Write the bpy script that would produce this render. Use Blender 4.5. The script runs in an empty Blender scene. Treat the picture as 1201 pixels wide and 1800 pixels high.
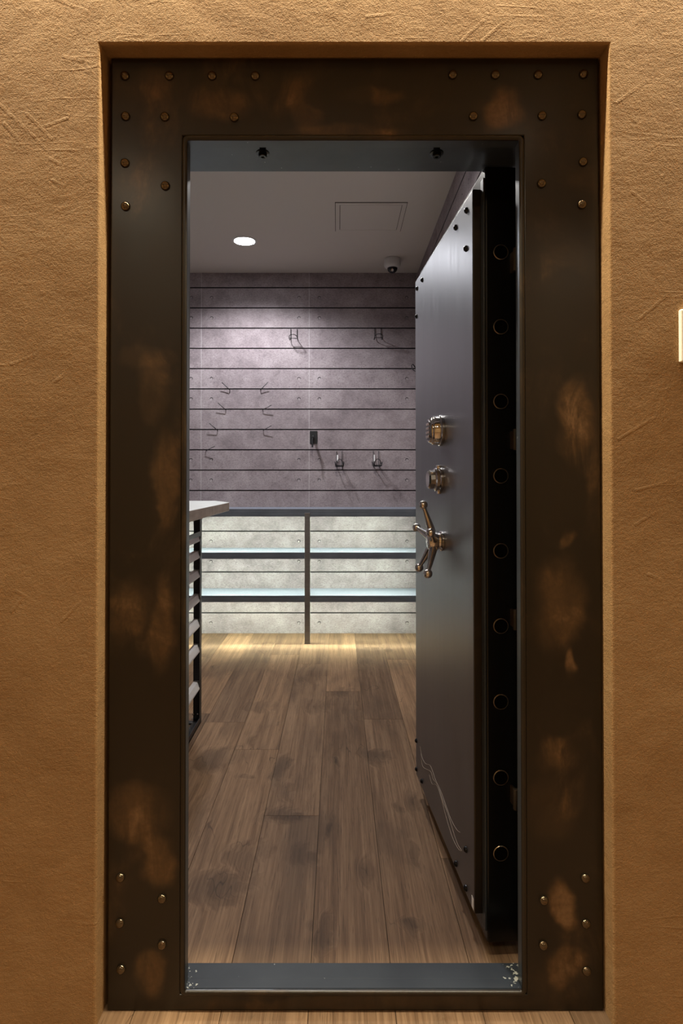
import bpy, bmesh, math, random
from mathutils import Vector, Matrix
random.seed(7)
S = bpy.context.scene
COL = S.collection
# ------------------------------------------------------------------ camera model (1201 x 1800)
F = 1100.0; PX, PY = 594.0, 830.0; TT = 0.0117; CT = math.cos(math.atan(TT)); ST = math.sin(math.atan(TT)); CZ = 1.262
def P(px, py, Y):
    """world point seen at pixel (px,py) on the plane at depth Y"""
    u = (px - PX) / F; v = (PY - py) / F
    fw = CT - ST * v; up = ST + CT * v
    return Vector((u / fw * Y, Y, CZ + up / fw * Y))
def PZ(px, py, z):
    """world point seen at pixel on the horizontal plane z"""
    u = (px - PX) / F; v = (PY - py) / F
    fw = CT - ST * v; up = ST + CT * v
    t = (z - CZ) / up
    return Vector((u * t, fw * t, z))
Y_FACE = 1.500      # steel face plate
Y_PL = 1.455        # plaster face
Y_IN = 1.710        # inner face of the front wall
Y_FAR = 5.150
X_R = 0.658; X_L = -2.15
H = 2.969
BOARD = 0.16740

# ------------------------------------------------------------------ node helpers
class V:
    """socket with arithmetic"""
    def __init__(s, nt, k): s.nt = nt; s.k = k
    def _m(s, op, *a):
        n = s.nt.nodes.new('ShaderNodeMath'); n.operation = op
        for i, x in enumerate((s,) + a):
            if isinstance(x, V): s.nt.links.new(x.k, n.inputs[i])
            else: n.inputs[i].default_value = x
        return V(s.nt, n.outputs[0])
    def __add__(s, o): return s._m('ADD', o)
    def __radd__(s, o): return s._m('ADD', o)
    def __sub__(s, o): return s._m('SUBTRACT', o)
    def __rsub__(s, o): return (s * -1.0) + o
    def __mul__(s, o): return s._m('MULTIPLY', o)
    __rmul__ = __mul__
    def __truediv__(s, o): return s._m('DIVIDE', o)
    def abs(s): return s._m('ABSOLUTE')
    def mod(s, o): return s._m('FLOORED_MODULO', o)
    def floor(s): return s._m('FLOOR')
    def sqrt(s): return s._m('SQRT')
    def pow(s, o): return s._m('POWER', o)
    def lt(s, o): return s._m('LESS_THAN', o)
    def gt(s, o): return s._m('GREATER_THAN', o)
    def max(s, o): return s._m('MAXIMUM', o)
    def min(s, o): return s._m('MINIMUM', o)
    def map(s, a, b, c=0.0, d=1.0, smooth=True):
        n = s.nt.nodes.new('ShaderNodeMapRange'); n.interpolation_type = 'SMOOTHSTEP' if smooth else 'LINEAR'
        s.nt.links.new(s.k, n.inputs[0])
        for i, x in enumerate((a, b, c, d)): n.inputs[i + 1].default_value = x
        return V(s.nt, n.outputs[0])
class Mat:
    def __init__(s, name):
        s.m = bpy.data.materials.new(name); s.m.use_nodes = True; s.nt = s.m.node_tree
        s.b = s.nt.nodes['Principled BSDF']; s.L = s.nt.links
    def set(s, **k):
        names = dict(color='Base Color', rough='Roughness', metal='Metallic', normal='Normal', coat='Coat Weight', coatr='Coat Roughness',
                     spec='Specular IOR Level', ec='Emission Color', es='Emission Strength', aniso='Anisotropic', trans='Transmission Weight', ior='IOR')
        for a, x in k.items():
            i = s.b.inputs[names[a]]
            if isinstance(x, V): s.L.new(x.k, i)
            elif isinstance(x, (tuple, list)): i.default_value = (*x, 1.0)
            else: i.default_value = x
        return s
    def coord(s, kind='Object'):
        n = s.nt.nodes.new('ShaderNodeTexCoord'); return V(s.nt, n.outputs[kind])
    def geo(s):
        n = s.nt.nodes.new('ShaderNodeNewGeometry'); return V(s.nt, n.outputs['Position'])
    def attr(s, name, out='Color'):
        n = s.nt.nodes.new('ShaderNodeAttribute'); n.attribute_name = name; return V(s.nt, n.outputs[out])
    def sep(s, v):
        n = s.nt.nodes.new('ShaderNodeSeparateXYZ'); s.L.new(v.k, n.inputs[0]); return [V(s.nt, n.outputs[i]) for i in range(3)]
    def comb(s, x, y, z):
        n = s.nt.nodes.new('ShaderNodeCombineXYZ')
        for i, q in enumerate((x, y, z)):
            if isinstance(q, V): s.L.new(q.k, n.inputs[i])
            else: n.inputs[i].default_value = q
        return V(s.nt, n.outputs[0])
    def mapping(s, v, scale=(1, 1, 1), rot=(0, 0, 0), loc=(0, 0, 0)):
        n = s.nt.nodes.new('ShaderNodeMapping'); s.L.new(v.k, n.inputs[0])
        n.inputs['Scale'].default_value = scale; n.inputs['Rotation'].default_value = rot; n.inputs['Location'].default_value = loc
        return V(s.nt, n.outputs[0])
    def noise(s, v, scale, detail=4, rough=.55, dist=0.0):
        n = s.nt.nodes.new('ShaderNodeTexNoise'); s.L.new(v.k, n.inputs['Vector'])
        n.inputs['Scale'].default_value = scale; n.inputs['Detail'].default_value = detail
        n.inputs['Roughness'].default_value = rough; n.inputs['Distortion'].default_value = dist
        return V(s.nt, n.outputs['Fac'])
    def voro(s, v, scale, out='Distance', feature='F1'):
        n = s.nt.nodes.new('ShaderNodeTexVoronoi'); n.feature = feature; s.L.new(v.k, n.inputs['Vector']); n.inputs['Scale'].default_value = scale
        return V(s.nt, n.outputs[out])
    def ramp(s, f, stops):
        n = s.nt.nodes.new('ShaderNodeValToRGB'); s.L.new(f.k, n.inputs[0]); e = n.color_ramp.elements
        while len(e) < len(stops): e.new(.5)
        for i, (p, c) in enumerate(stops): e[i].position = p; e[i].color = (*c, 1)
        return V(s.nt, n.outputs[0])
    def mix(s, f, a, b, mode='MIX'):
        n = s.nt.nodes.new('ShaderNodeMix'); n.data_type = 'RGBA'; n.blend_type = mode
        for i, x in ((0, f), (6, a), (7, b)):
            if isinstance(x, V): s.L.new(x.k, n.inputs[i])
            elif isinstance(x, (tuple, list)): n.inputs[i].default_value = (*x, 1)
            else: n.inputs[i].default_value = x
        return V(s.nt, n.outputs[2])
    def bump(s, h, strength, dist, prev=None):
        n = s.nt.nodes.new('ShaderNodeBump'); s.L.new(h.k, n.inputs['Height'])
        n.inputs['Strength'].default_value = strength; n.inputs['Distance'].default_value = dist
        if prev: s.L.new(prev.k, n.inputs['Normal'])
        return V(s.nt, n.outputs[0])

def plain(name, color, rough=.5, metal=0.0, **k):
    return Mat(name).set(color=color, rough=rough, metal=metal, **k).m

# ------------------------------------------------------------------ mesh helpers
def link(name, bm, mats, parent=None, smooth=False, auto=None):
    me = bpy.data.meshes.new(name); bm.to_mesh(me); bm.free()
    if not isinstance(mats, (list, tuple)): mats = [mats]
    for m in mats: me.materials.append(m)
    o = bpy.data.objects.new(name, me); COL.objects.link(o)
    if smooth:
        for p in me.polygons: p.use_smooth = True
        if auto:
            try: me.set_sharp_from_angle(angle=math.radians(auto))
            except Exception: pass
    if parent: o.parent = parent
    return o
def empty(name, loc, label, cat, group=None, rotz=0):
    o = bpy.data.objects.new(name, None); COL.objects.link(o); o.location = loc; o.rotation_euler = (0, 0, rotz); o.empty_display_size = .05
    o['label'] = label; o['category'] = cat
    if group: o['group'] = group
    return o
def tag(o, label, cat, group=None):
    o['label'] = label; o['category'] = cat
    if group: o['group'] = group
    return o
def struct(o): o['kind'] = 'structure'; return o
def box(bm, x0, x1, y0, y1, z0, z1, mi=0, bev=0.0, seg=2):
    vs = [bm.verts.new((x, y, z)) for x in (x0, x1) for y in (y0, y1) for z in (z0, z1)]
    fs = [(0, 1, 3, 2), (4, 6, 7, 5), (0, 4, 5, 1), (2, 3, 7, 6), (0, 2, 6, 4), (1, 5, 7, 3)]
    faces = [bm.faces.new([vs[i] for i in f]) for f in fs]
    for f in faces: f.material_index = mi
    if bev:
        es = list({e for f in faces for e in f.edges})
        r = bmesh.ops.bevel(bm, geom=es, offset=bev, segments=seg, profile=.5, affect='EDGES')
        for f in r['faces']: f.material_index = mi
    return faces
def lathe(bm, prof, c=(0, 0, 0), axis=(0, 0, 1), n=32, mi=0):
    """revolve (radius, height) profile about axis through c"""
    q = Vector((0, 0, 1)).rotation_difference(Vector(axis).normalized()).to_matrix(); c = Vector(c)
    rings = []
    for r, h in prof:
        if r < 1e-6: rings.append([bm.verts.new(c + q @ Vector((0, 0, h)))])
        else: rings.append([bm.verts.new(c + q @ Vector((r * math.cos(2 * math.pi * i / n), r * math.sin(2 * math.pi * i / n), h))) for i in range(n)])
    for a, b in zip(rings, rings[1:]):
        for i in range(n):
            j = (i + 1) % n
            vs = [a[i % len(a)], a[j % len(a)], b[j % len(b)], b[i % len(b)]]
            u = []
            for v in vs:
                if v not in u: u.append(v)
            if len(u) > 2: bm.faces.new(u).material_index = mi
    for ring, flip in ((rings[0], True), (rings[-1], False)):
        if len(ring) > 2: bm.faces.new(ring[::-1] if flip else ring).material_index = mi
def tube(bm, pts, r, n=8, closed=False, mi=0, radii=None):
    pts = [Vector(p) for p in pts]; N = len(pts); rings = []
    up = None
    for i, p in enumerate(pts):
        a = pts[i - 1] if (i or closed) else p; b = pts[(i + 1) % N] if (i < N - 1 or closed) else p
        t = (b - a).normalized()
        if up is None: up = t.orthogonal().normalized()
        up = (up - t * up.dot(t)).normalized(); s = t.cross(up)
        k = 1.0
        if 0 < i < N - 1 or closed:
            d = (p - a).normalized().dot((b - p).normalized()); k = 1.0 / max(.6, math.sqrt(max(.0, (1 + d) / 2)))
        rr = (radii[i] if radii else r)
        rings.append([bm.verts.new(p + (up * math.cos(2 * math.pi * j / n) + s * math.sin(2 * math.pi * j / n)) * rr) for j in range(n)])
    for i in range(N if closed else N - 1):
        a = rings[i]; b = rings[(i + 1) % N]
        for j in range(n):
            bm.faces.new((a[j], a[(j + 1) % n], b[(j + 1) % n], b[j])).material_index = mi
    if not closed:
        bm.faces.new(rings[0][::-1]).material_index = mi; bm.faces.new(rings[-1]).material_index = mi
def prism(bm, poly, axis, a, b, mi=0):
    """extrude a 2-D polygon along axis 'x' (poly = y,z), 'y' (x,z) or 'z' (x,y)"""
    def mk(p, t): return {'x': (t, p[0], p[1]), 'y': (p[0], t, p[1]), 'z': (p[0], p[1], t)}[axis]
    A = [bm.verts.new(mk(p, a)) for p in poly]; B = [bm.verts.new(mk(p, b)) for p in poly]; n = len(poly)
    fs = [bm.faces.new(A), bm.faces.new(B[::-1])] + [bm.faces.new((A[i], B[i], B[(i + 1) % n], A[(i + 1) % n])) for i in range(n)]
    for f in fs: f.material_index = mi
    bmesh.ops.recalc_face_normals(bm, faces=fs)
    return fs
def fix(bm): bmesh.ops.recalc_face_normals(bm, faces=bm.faces[:]); return bm
NB = bmesh.new

# ------------------------------------------------------------------ materials
def make_plaster():
    M = Mat('ochre_plaster'); p = M.geo()
    x, y, z = M.sep(p)
    big = M.noise(p, 2.2, 5, .6, .4); mid = M.noise(p, 9, 5, .6, .3); fine = M.noise(p, 130, 3, .65); grit = M.noise(p, 380, 2, .6)
    s1 = M.noise(M.mapping(p, (26, 1, 7), (0, math.radians(42), 0)), 1.0, 4, .6, 1.2)
    s2 = M.noise(M.mapping(p, (8, 1, 24), (0, math.radians(-24), 0), (4, 0, 2)), 1.0, 4, .6, 1.0)
    pres = M.noise(M.mapping(p, (1, 1, 1), (0, 0, 0), (7, 3, 1)), 3.3, 3, .6)
    def line(rot, sx, sz, loc, w):
        return (M.noise(M.mapping(p, (sx, 1, sz), (0, math.radians(rot), 0), loc), 1.0, 2, .5, .25) - .5).abs().map(0.0, w, 1, 0)
    m1 = pres.map(.56, .66); m2 = M.noise(M.mapping(p, loc=(2, 2, 9)), 3.0, 3, .6).map(.57, .66)
    ridge = line(-42, 2.0, 15, (0, 0, 0), .020) * m1 + line(28, 1.6, 13, (3, 0, 5), .016) * m2
    h = big * .9 + mid * .50 + s1 * pres.map(.46, .68) * .26 + s2 * pres.map(.54, .34) * .18 + ridge * .06
    strokes = None
    for x1, y1, x2, y2, wd in ((-5, 180, 50, 232, 1.6), (47, 200, 92, 245, 1.6), (8, 218, 38, 252, 1.8), (55, 235, 82, 264, 1.4), (88, 279, 106, 289, 1.6), (92, 317, 103, 323, 1.4), (112, 99, 160, 111, 1.8), (134, 115, 166, 133, 1.6), (150, 113, 168, 134, 1.4),
                               (98, -2, 152, 20, 1.8), (118, 208, 76, 223, 1.5), (1085, 180, 1132, 146, 1.6), (1112, 338, 1142, 362, 1.6), (812, 72, 850, 36, 1.5), (848, 72, 884, 40, 1.5), (646, 29, 688, 24, 1.6), (1088, 772, 1152, 733, 1.4), (1118, 862, 1172, 848, 1.4),
                               (1118, 922, 1154, 900, 1.4), (1125, 560, 1172, 520, 1.4), (1140, 1010, 1160, 1018, 1.6), (20, 640, 60, 625, 1.4), (98, 670, 118, 655, 1.6), (20, 1075, 40, 1050, 1.4), (108, 1092, 142, 1058, 1.4), (30, 1040, 50, 1052, 1.6)):
        a = P(x1, y1, Y_PL); e = P(x2, y2, Y_PL); dx, dz = e.x - a.x, e.z - a.z; L2 = dx * dx + dz * dz; L = math.sqrt(L2)
        t = ((x - a.x) * (dx / L2) + (z - a.z) * (dz / L2)).max(0.0).min(1.0)
        dd = (x - a.x - t * dx).pow(2) + (z - a.z - t * dz).pow(2)
        w_ = (wd * 2.6 * Y_PL / F) ** 2
        q_ = dd.map(w_, 0, 0, 1) * (t * -.6 + 1)
        strokes = q_ if strokes is None else strokes.max(q_)
    h = h + strokes * .115 * mid.map(.3, .55, .5, 1)
    n1 = M.bump(h, .9, .011); n2 = M.bump(fine * .8 + grit * .6, .8, .0030, n1)
    col = M.ramp(big * .5 + mid * .3 + fine * .2, [(.30, (.225, .124, .050)), (.52, (.295, .174, .077)), (.74, (.36, .228, .112))])
    return M.set(color=col, rough=.82, normal=n2, spec=.25).m
PLASTER = make_plaster()

def make_bronze(name, blobs=True):
    """dark lacquered steel with rubbed brown patina patches"""
    M = Mat(name); p = M.geo(); x, y, z = M.sep(p)
    a = M.noise(p, 3.4, 5, .6, .5); b = M.noise(M.mapping(p, (1, 1, .35)), 14, 5, .65, .6); c = M.noise(p, 90, 3, .6)
    f = a.map(.48, .70) * b.map(.35, .65) * .58
    if blobs:
        wx = x + (M.noise(p, 7, 3) - .5) * .10; wz = z + (M.noise(M.mapping(p, loc=(5, 5, 5)), 7, 3) - .5) * .10
        def blob(px, py, rx, ry, amt, soft=.15):
            nonlocal f
            q = P(px, py, Y_FACE); k = Y_FACE / F
            d = ((wx - q.x) / (rx * k)).pow(2) + ((wz - q.z) / (ry * k)).pow(2)
            w = d.map(1.25, soft) * b.map(.20, .62, .35, 1)
            f = (f + w * (amt * .92)) if amt > 0 else f * (1 + w * amt)
        for q in ((270, 150, 40, 30, .30), (385, 185, 55, 32, .55), (540, 190, 34, 50, .45), (655, 165, 70, 20, .55), (615, 228, 120, 14, .45), (885, 195, 36, 42, .75),
                  (245, 320, 50, 60, .22), (262, 690, 32, 70, .40), (290, 840, 28, 95, .70), (225, 1080, 40, 60, .45), (285, 1110, 26, 90, .55),
                  (245, 1430, 62, 55, .55), (275, 1510, 32, 48, .75), (262, 1715, 30, 40, .7), (250, 630, 50, 26, .30),
                  (1010, 735, 34, 75, .60), (1000, 945, 16, 20, .7), (985, 1060, 52, 85, .60), (1004, 1165, 12, 30, .9), (990, 1330, 50, 36, .35), (994, 1590, 26, 46, .95),
                  (990, 1700, 40, 45, .60), (985, 470, 62, 60, .18), (960, 1420, 50, 60, .25), (640, 1765, 320, 16, .30)): blob(*q)
        for q in ((600, 165, 58, 34, -.9, .8), (240, 905, 42, 66, -.97, .75), (262, 1245, 40, 74, -.97, .75), (985, 870, 48, 72, -.95, .75), (990, 1235, 44, 62, -.97, .75), (990, 540, 56, 72, -.85, .7)): blob(*q)
    f = f.min(1.0)
    col = M.ramp(f * (c * .5 + .75), [(0, (.0125, .0080, .0040)), (.25, (.034, .0200, .0090)), (.6, (.085, .047, .019)), (1, (.21, .125, .062))])
    n = M.bump(c * .3 + b, .12, .002)
    return M.set(color=col, rough=(b * .16 + .32), metal=.25, normal=n, coat=.2, coatr=.2, spec=.5).m
BRONZE = make_bronze('patina_steel'); EDGE = make_bronze('dark_bronze_edge', False)
def make_satin():
    M = Mat('satin_gunmetal'); p = M.coord(); g = M.noise(M.mapping(p, (30, 30, 1.2)), 1.0, 5, .6); c = M.noise(M.mapping(p, (4, 4, 1.2)), 1.0, 3)
    col = M.ramp(g * .5 + c * .5, [(.3, (.155, .158, .172)), (.7, (.215, .218, .234))])
    return M.set(color=col, rough=(g * .16 + .31), metal=.92, normal=M.bump(g, .05, .002)).m
SATIN = make_satin()
BLACKSTEEL = plain('black_gloss_steel', (.006, .006, .0065), .25, .3)
def make_jamb():
    M = Mat('blue_grey_steel'); p = M.geo(); g = M.noise(p, 5, 5, .6); sp = M.noise(p, 75, 2, .5)
    col = M.mix(sp.map(.74, .78), M.ramp(g, [(.3, (.040, .050, .062)), (.7, (.066, .078, .092))]), (.30, .32, .33))
    return M.set(color=col, rough=.34, metal=.45).m
JAMB = make_jamb()
def make_sill():
    M = Mat('dark_sill_steel'); p = M.geo(); x, y, z = M.sep(p)
    end = (x - (IL + IR) / 2).abs().map((IR - IL) / 2 - .05, (IR - IL) / 2, 0, .16)
    chips = (M.noise(p, 75, 3, .6) + end).map(.735, .765)
    c = M.mix(chips, M.ramp(M.noise(p, 6, 4), [(.3, (.016, .020, .028)), (.7, (.026, .032, .042))]), (.34, .35, .33))
    return M.set(color=c, rough=.5, metal=0.0, spec=.2).m
IL = P(327, 900, Y_FACE).x; IR = P(915.5, 900, Y_FACE).x
SILL = make_sill()
CHROME = plain('chrome', (.62, .60, .58), .10, 1.0)
RIVET = plain('bronze_rivet', (.13, .10, .066), .11, .9)
BLACKRIVET = plain('black_rivet', (.012, .013, .016), .22, .6)
def make_steel(name, c0, c1, rough=.5):
    M = Mat(name); p = M.geo(); g = M.noise(p, 6, 5, .6); s = M.noise(M.mapping(p, (3, 3, 30)), 2, 3)
    return M.set(color=M.ramp(g * .6 + s * .4, [(.3, c0), (.7, c1)]), rough=rough, metal=.2).m
SHELFSTEEL = make_steel('raw_blue_steel', (.075, .088, .105), (.13, .145, .165), .45)
POSTSTEEL = make_steel('brown_grey_post_steel', (.10, .088, .078), (.17, .155, .14), .45)
RACKSTEEL = make_steel('dark_rack_steel', (.014, .015, .018), (.035, .035, .038), .45)
RAILSTEEL = plain('pale_grey_rail', (.78, .77, .76), .45, .1)
BLACKWIRE = plain('black_wire', (.008, .008, .009), .4, .3)
BLACKPL = plain('black_plastic', (.012, .014, .015), .35)
WHITEPL = plain('warm_white_plastic', (.86, .84, .76), .35)
GREYPL = plain('grey_plastic', (.20, .20, .19), .5)
PAPER = plain('white_tag', (.85, .85, .85), .6)
def make_speckle():
    M = Mat('speckled_grey_top'); p = M.geo(); v = M.noise(p, 300, 2, .8); g = M.noise(p, 9, 4)
    col = M.ramp(v, [(.36, (.085, .100, .128)), (.5, (.185, .205, .255)), (.66, (.36, .38, .45))])
    return M.set(color=M.mix(g.map(.4, .7, 0, .3), col, (.18, .205, .23)), rough=.6).m
SPECKLE = make_speckle()
def make_top():
    M = Mat('pale_laminate'); p = M.geo(); g = M.noise(M.mapping(p, (12, 1.5, 12)), 2, 5)
    return M.set(color=M.ramp(g, [(.3, (.52, .54, .53)), (.7, (.62, .64, .63))]), rough=.45).m
def make_topedge():
    M = Mat('grey_brown_edge_wood'); p = M.geo(); g = M.noise(M.mapping(p, (8, 10, 60)), 1, 5, .65); s = M.noise(M.mapping(p, (60, 60, 2)), 1, 4)
    return M.set(color=M.ramp(g * .5 + s * .5, [(.3, (.20, .155, .125)), (.7, (.37, .30, .255))]), rough=.6).m
TOPM = make_top(); TOPEDGE = make_topedge()

def make_board(name, axis, u0):
    """board-marked concrete look; axis 0 = runs along x, 1 = along y; u0 = position of one vertical seam"""
    M = Mat(name); p = M.geo(); c = M.sep(p); u = c[axis]; z = c[2]
    row = (z / BOARD).floor(); v = z - row * BOARD - BOARD / 2
    SP = 0.8896
    du = ((u - u0 + SP / 2).mod(SP) - SP / 2).abs()
    panel = ((u - u0) / SP).floor()
    off = M.comb(panel * 3.17 + row * 1.37, row * 2.11, panel * 5.3)
    nv = M.nt.nodes.new('ShaderNodeVectorMath'); M.L.new(p.k, nv.inputs[0]); M.L.new(off.k, nv.inputs[1]); q = V(M.nt, nv.outputs[0])
    cloud = M.noise(p, 2.6, 5, .6, .3); blot = M.noise(q, 9, 5, .62, .2); weave = M.noise(M.mapping(p, (55, 55, 150)), 1, 3, .7); pit = M.noise(q, 120, 2, .7)
    t = cloud * .34 + blot * .36 + weave * .30
    col = M.ramp(t, [(.32, (.128, .104, .110)), (.45, (.235, .196, .204)), (.57, (.325, .280, .286)), (.72, (.46, .41, .415))])
    col = M.mix(pit.map(.56, .66, 0, .6), col, (.12, .098, .104))
    seam = du.map(.0022, .0034, 1, 0)
    col = M.mix(seam * .55, col, (.50, .47, .47))
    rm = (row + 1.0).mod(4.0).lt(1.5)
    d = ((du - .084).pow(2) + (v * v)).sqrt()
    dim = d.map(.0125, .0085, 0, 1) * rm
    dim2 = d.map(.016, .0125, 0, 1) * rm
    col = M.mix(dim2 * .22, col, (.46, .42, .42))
    rim_shade = d.map(.0085, .0105, 0, 1) * d.map(.0165, .0135, 0, 1) * v.map(-.004, .010, .12, 1) * rm  # shade under each dimple's upper rim, painted into the colour
    col = M.mix(rim_shade * .8, col, (.045, .038, .042))
    hgt = weave * .06 + pit * -.07 + blot * .05 - dim * 1.0
    return M.set(color=col, rough=.72, normal=M.bump(hgt, 1.0, .012), spec=.3).m
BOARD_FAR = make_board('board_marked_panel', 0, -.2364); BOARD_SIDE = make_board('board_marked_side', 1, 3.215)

def make_wood():
    M = Mat('oak_planks'); p = M.geo(); a = M.attr('plank'); r, g, b = M.sep(a); X, Y, _ = M.sep(p)
    off = M.comb(r * 13.7, g * 31.3, b * 7.9); nv = M.nt.nodes.new('ShaderNodeVectorMath'); M.L.new(p.k, nv.inputs[0]); M.L.new(off.k, nv.inputs[1]); q = V(M.nt, nv.outputs[0])
    wn = M.noise(q, 5.5, 3, .6); wx = X + (wn - .5) * .11; wy = Y + (M.noise(M.mapping(q, loc=(4, 4, 4)), 4.0, 3, .6) - .5) * .30
    # smoked knots where the boards carry them: (pixel x, y, half width, half height, strength)
    dark = None
    for px, py, rx, ry, amt in ((372, 1335, 34, 26, .85), (492, 1352, 17, 24, .9), (505, 1385, 13, 20, .55), (500, 1438, 40, 16, .85), (430, 1500, 45, 20, .55), (385, 1555, 62, 30, .80), (535, 1500, 26, 20, .60),
                                (663, 1328, 26, 13, .85), (594, 1342, 6, 17, 1.0), (598, 1218, 20, 9, .6), (560, 1240, 24, 12, .55), (727, 1628, 26, 12, .85), (566, 1640, 20, 38, .75), (579, 1452, 6, 20, .8),
                                (545, 1185, 34, 12, .5), (455, 1240, 26, 10, .5), (725, 1495, 10, 26, .55), (620, 1255, 14, 22, .4), (430, 1365, 16, 8, .6), (640, 1165, 18, 7, .45), (340, 1440, 22, 40, .4), (700, 1420, 12, 10, .5)):
        c = PZ(px, py, 0); kx = rx * c.y / F; ky = ry * c.y * c.y / 1392.0
        d = ((wx - c.x) / kx).pow(2) + ((wy - c.y) / ky).pow(2)
        w = d.map(2.0, -.5) * amt
        dark = w if dark is None else dark.max(w)
    kn = M.voro(M.mapping(q, (4.2, 1.6, 1)), 1.0); kmask = kn.map(.0, .20, 1, 0) * .7
    kk = kmask.max(dark)
    qx, qy, qz = M.sep(q)
    rings = M.noise(M.comb(qx * 30 + kk * 2.4, qy * .9 + kk * 1.2, 0.0), 1.0, 5, .66, .25)
    fine = M.noise(M.mapping(q, (170, 3.2, 1)), 1.0, 4, .72); pore = M.noise(M.mapping(q, (300, 11, 1)), 1.0, 2, .6)
    smoke = M.noise(M.mapping(q, (4.2, 1.5, 1), loc=(3, 1, 0)), 1.0, 4, .55, .5)
    t = rings * .52 + fine * .48
    col = M.ramp(t, [(.30, (.072, .043, .025)), (.45, (.150, .092, .054)), (.58, (.225, .145, .088)), (.74, (.33, .225, .142))])
    col = M.mix(smoke.map(.48, .74, 0, .55), col, (.066, .043, .029))
    col = M.mix(kk.pow(1.3) * .80, col, (.030, .020, .014))
    col = M.mix(pore.map(.58, .70, 0, .45), col, (.045, .028, .018))
    crack = (M.noise(M.mapping(q, (12, 3.0, 1), loc=(9, 2, 0)), 1.0, 2, .5) - .5).abs().map(0, .009, 1, 0) * (M.noise(q, 2.2, 2).map(.56, .64) * .6).max(kk * kk)
    col = M.mix(crack * .85, col, (.012, .009, .007))
    col = M.mix(1.0, col, M.ramp(b, [(0, (.80, .77, .75)), (.5, (1.1, 1.08, 1.06)), (1, (1.40, 1.34, 1.24))]), 'MULTIPLY')
    return M.set(color=col, rough=(fine * .15 + .48), normal=M.bump(fine * .7 + rings * .3 - crack, .3, .002), spec=.14).m
WOOD = make_wood(); GAP = plain('plank_gap', (.02, .014, .010), .9)
CEIL = (lambda M: M.set(color=(.53, .505, .46), rough=.9, normal=M.bump(M.noise(M.geo(), 160, 3), .08, .001)).m)(Mat('matt_ceiling_paint'))

# ------------------------------------------------------------------ floor
def build_floor():
    bm = NB(); lay = bm.loops.layers.float_color.new('plank')
    x0 = -.070; W = .2065
    starts = {0: [3.745, 1.40, .2], -1: [2.365, 4.30, .5], -2: [2.940, 1.25], -3: [3.27, 1.2], 1: [3.31, 1.1], 2: [4.4, 2.1, .3], 3: [3.6, 1.6]}
    for k in range(-13, 14):
        xa = x0 + W * (k - 0); xb = xa + W
        # plank column k spans [x0 + k*W, x0 + (k+1)*W]
        js = sorted(starts.get(k, []))
        if not js: js = [random.uniform(.5, 2.0)]
        while js[0] > -2.4: js.insert(0, js[0] - random.uniform(1.3, 2.1))
        while js[-1] < 5.2: js.append(js[-1] + random.uniform(1.3, 2.1))
        for a, b in zip(js, js[1:]):
            a2 = max(a, -2.5); b2 = min(b, Y_FAR)
            if b2 - a2 < .02: continue
            fs = box(bm, xa + .0008, xb - .0008, a2 + .0008, b2 - .0008, -.012, 0)
            c = (random.random(), random.random(), random.random(), 1)
            for f in fs:
                for l in f.loops: l[lay] = c
    box(bm, x0 - 13 * W, x0 + 14 * W, -2.5, Y_FAR, -.06, -.0085, 1)
    return struct(link('floor', fix(bm), [WOOD, GAP]))
build_floor()

# ------------------------------------------------------------------ vault room shell
def board_profile(z1, depth=.016, gh=.0095):
    """(inset, z) outline of a wall of boards with shadow grooves between them"""
    pr = [(0, 0)]
    k = 1
    while k * BOARD < z1 - .02:
        z = k * BOARD
        pr += [(0, z - gh / 2), (depth, z - gh / 2 + .001), (depth, z + gh / 2 - .001), (0, z + gh / 2)]
        k += 1
    return pr + [(0, z1)]
T = .10
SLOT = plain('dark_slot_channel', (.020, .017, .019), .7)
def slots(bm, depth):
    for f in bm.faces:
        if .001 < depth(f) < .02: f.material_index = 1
pr = board_profile(H)
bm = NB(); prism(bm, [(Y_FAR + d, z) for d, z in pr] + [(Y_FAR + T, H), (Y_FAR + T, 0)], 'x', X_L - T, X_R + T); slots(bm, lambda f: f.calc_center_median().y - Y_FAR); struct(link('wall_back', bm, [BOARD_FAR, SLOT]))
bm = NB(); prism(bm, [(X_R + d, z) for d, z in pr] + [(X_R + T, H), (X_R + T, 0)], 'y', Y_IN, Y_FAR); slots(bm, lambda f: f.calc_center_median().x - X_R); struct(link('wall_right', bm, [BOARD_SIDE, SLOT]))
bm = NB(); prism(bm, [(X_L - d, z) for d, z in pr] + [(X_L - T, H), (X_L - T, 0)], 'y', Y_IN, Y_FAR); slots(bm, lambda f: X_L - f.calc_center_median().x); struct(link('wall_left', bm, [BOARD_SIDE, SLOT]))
bm = NB(); box(bm, X_L - T, X_R + T, Y_IN, Y_FAR + T, H, H + .1); struct(link('ceiling', bm, CEIL))

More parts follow.
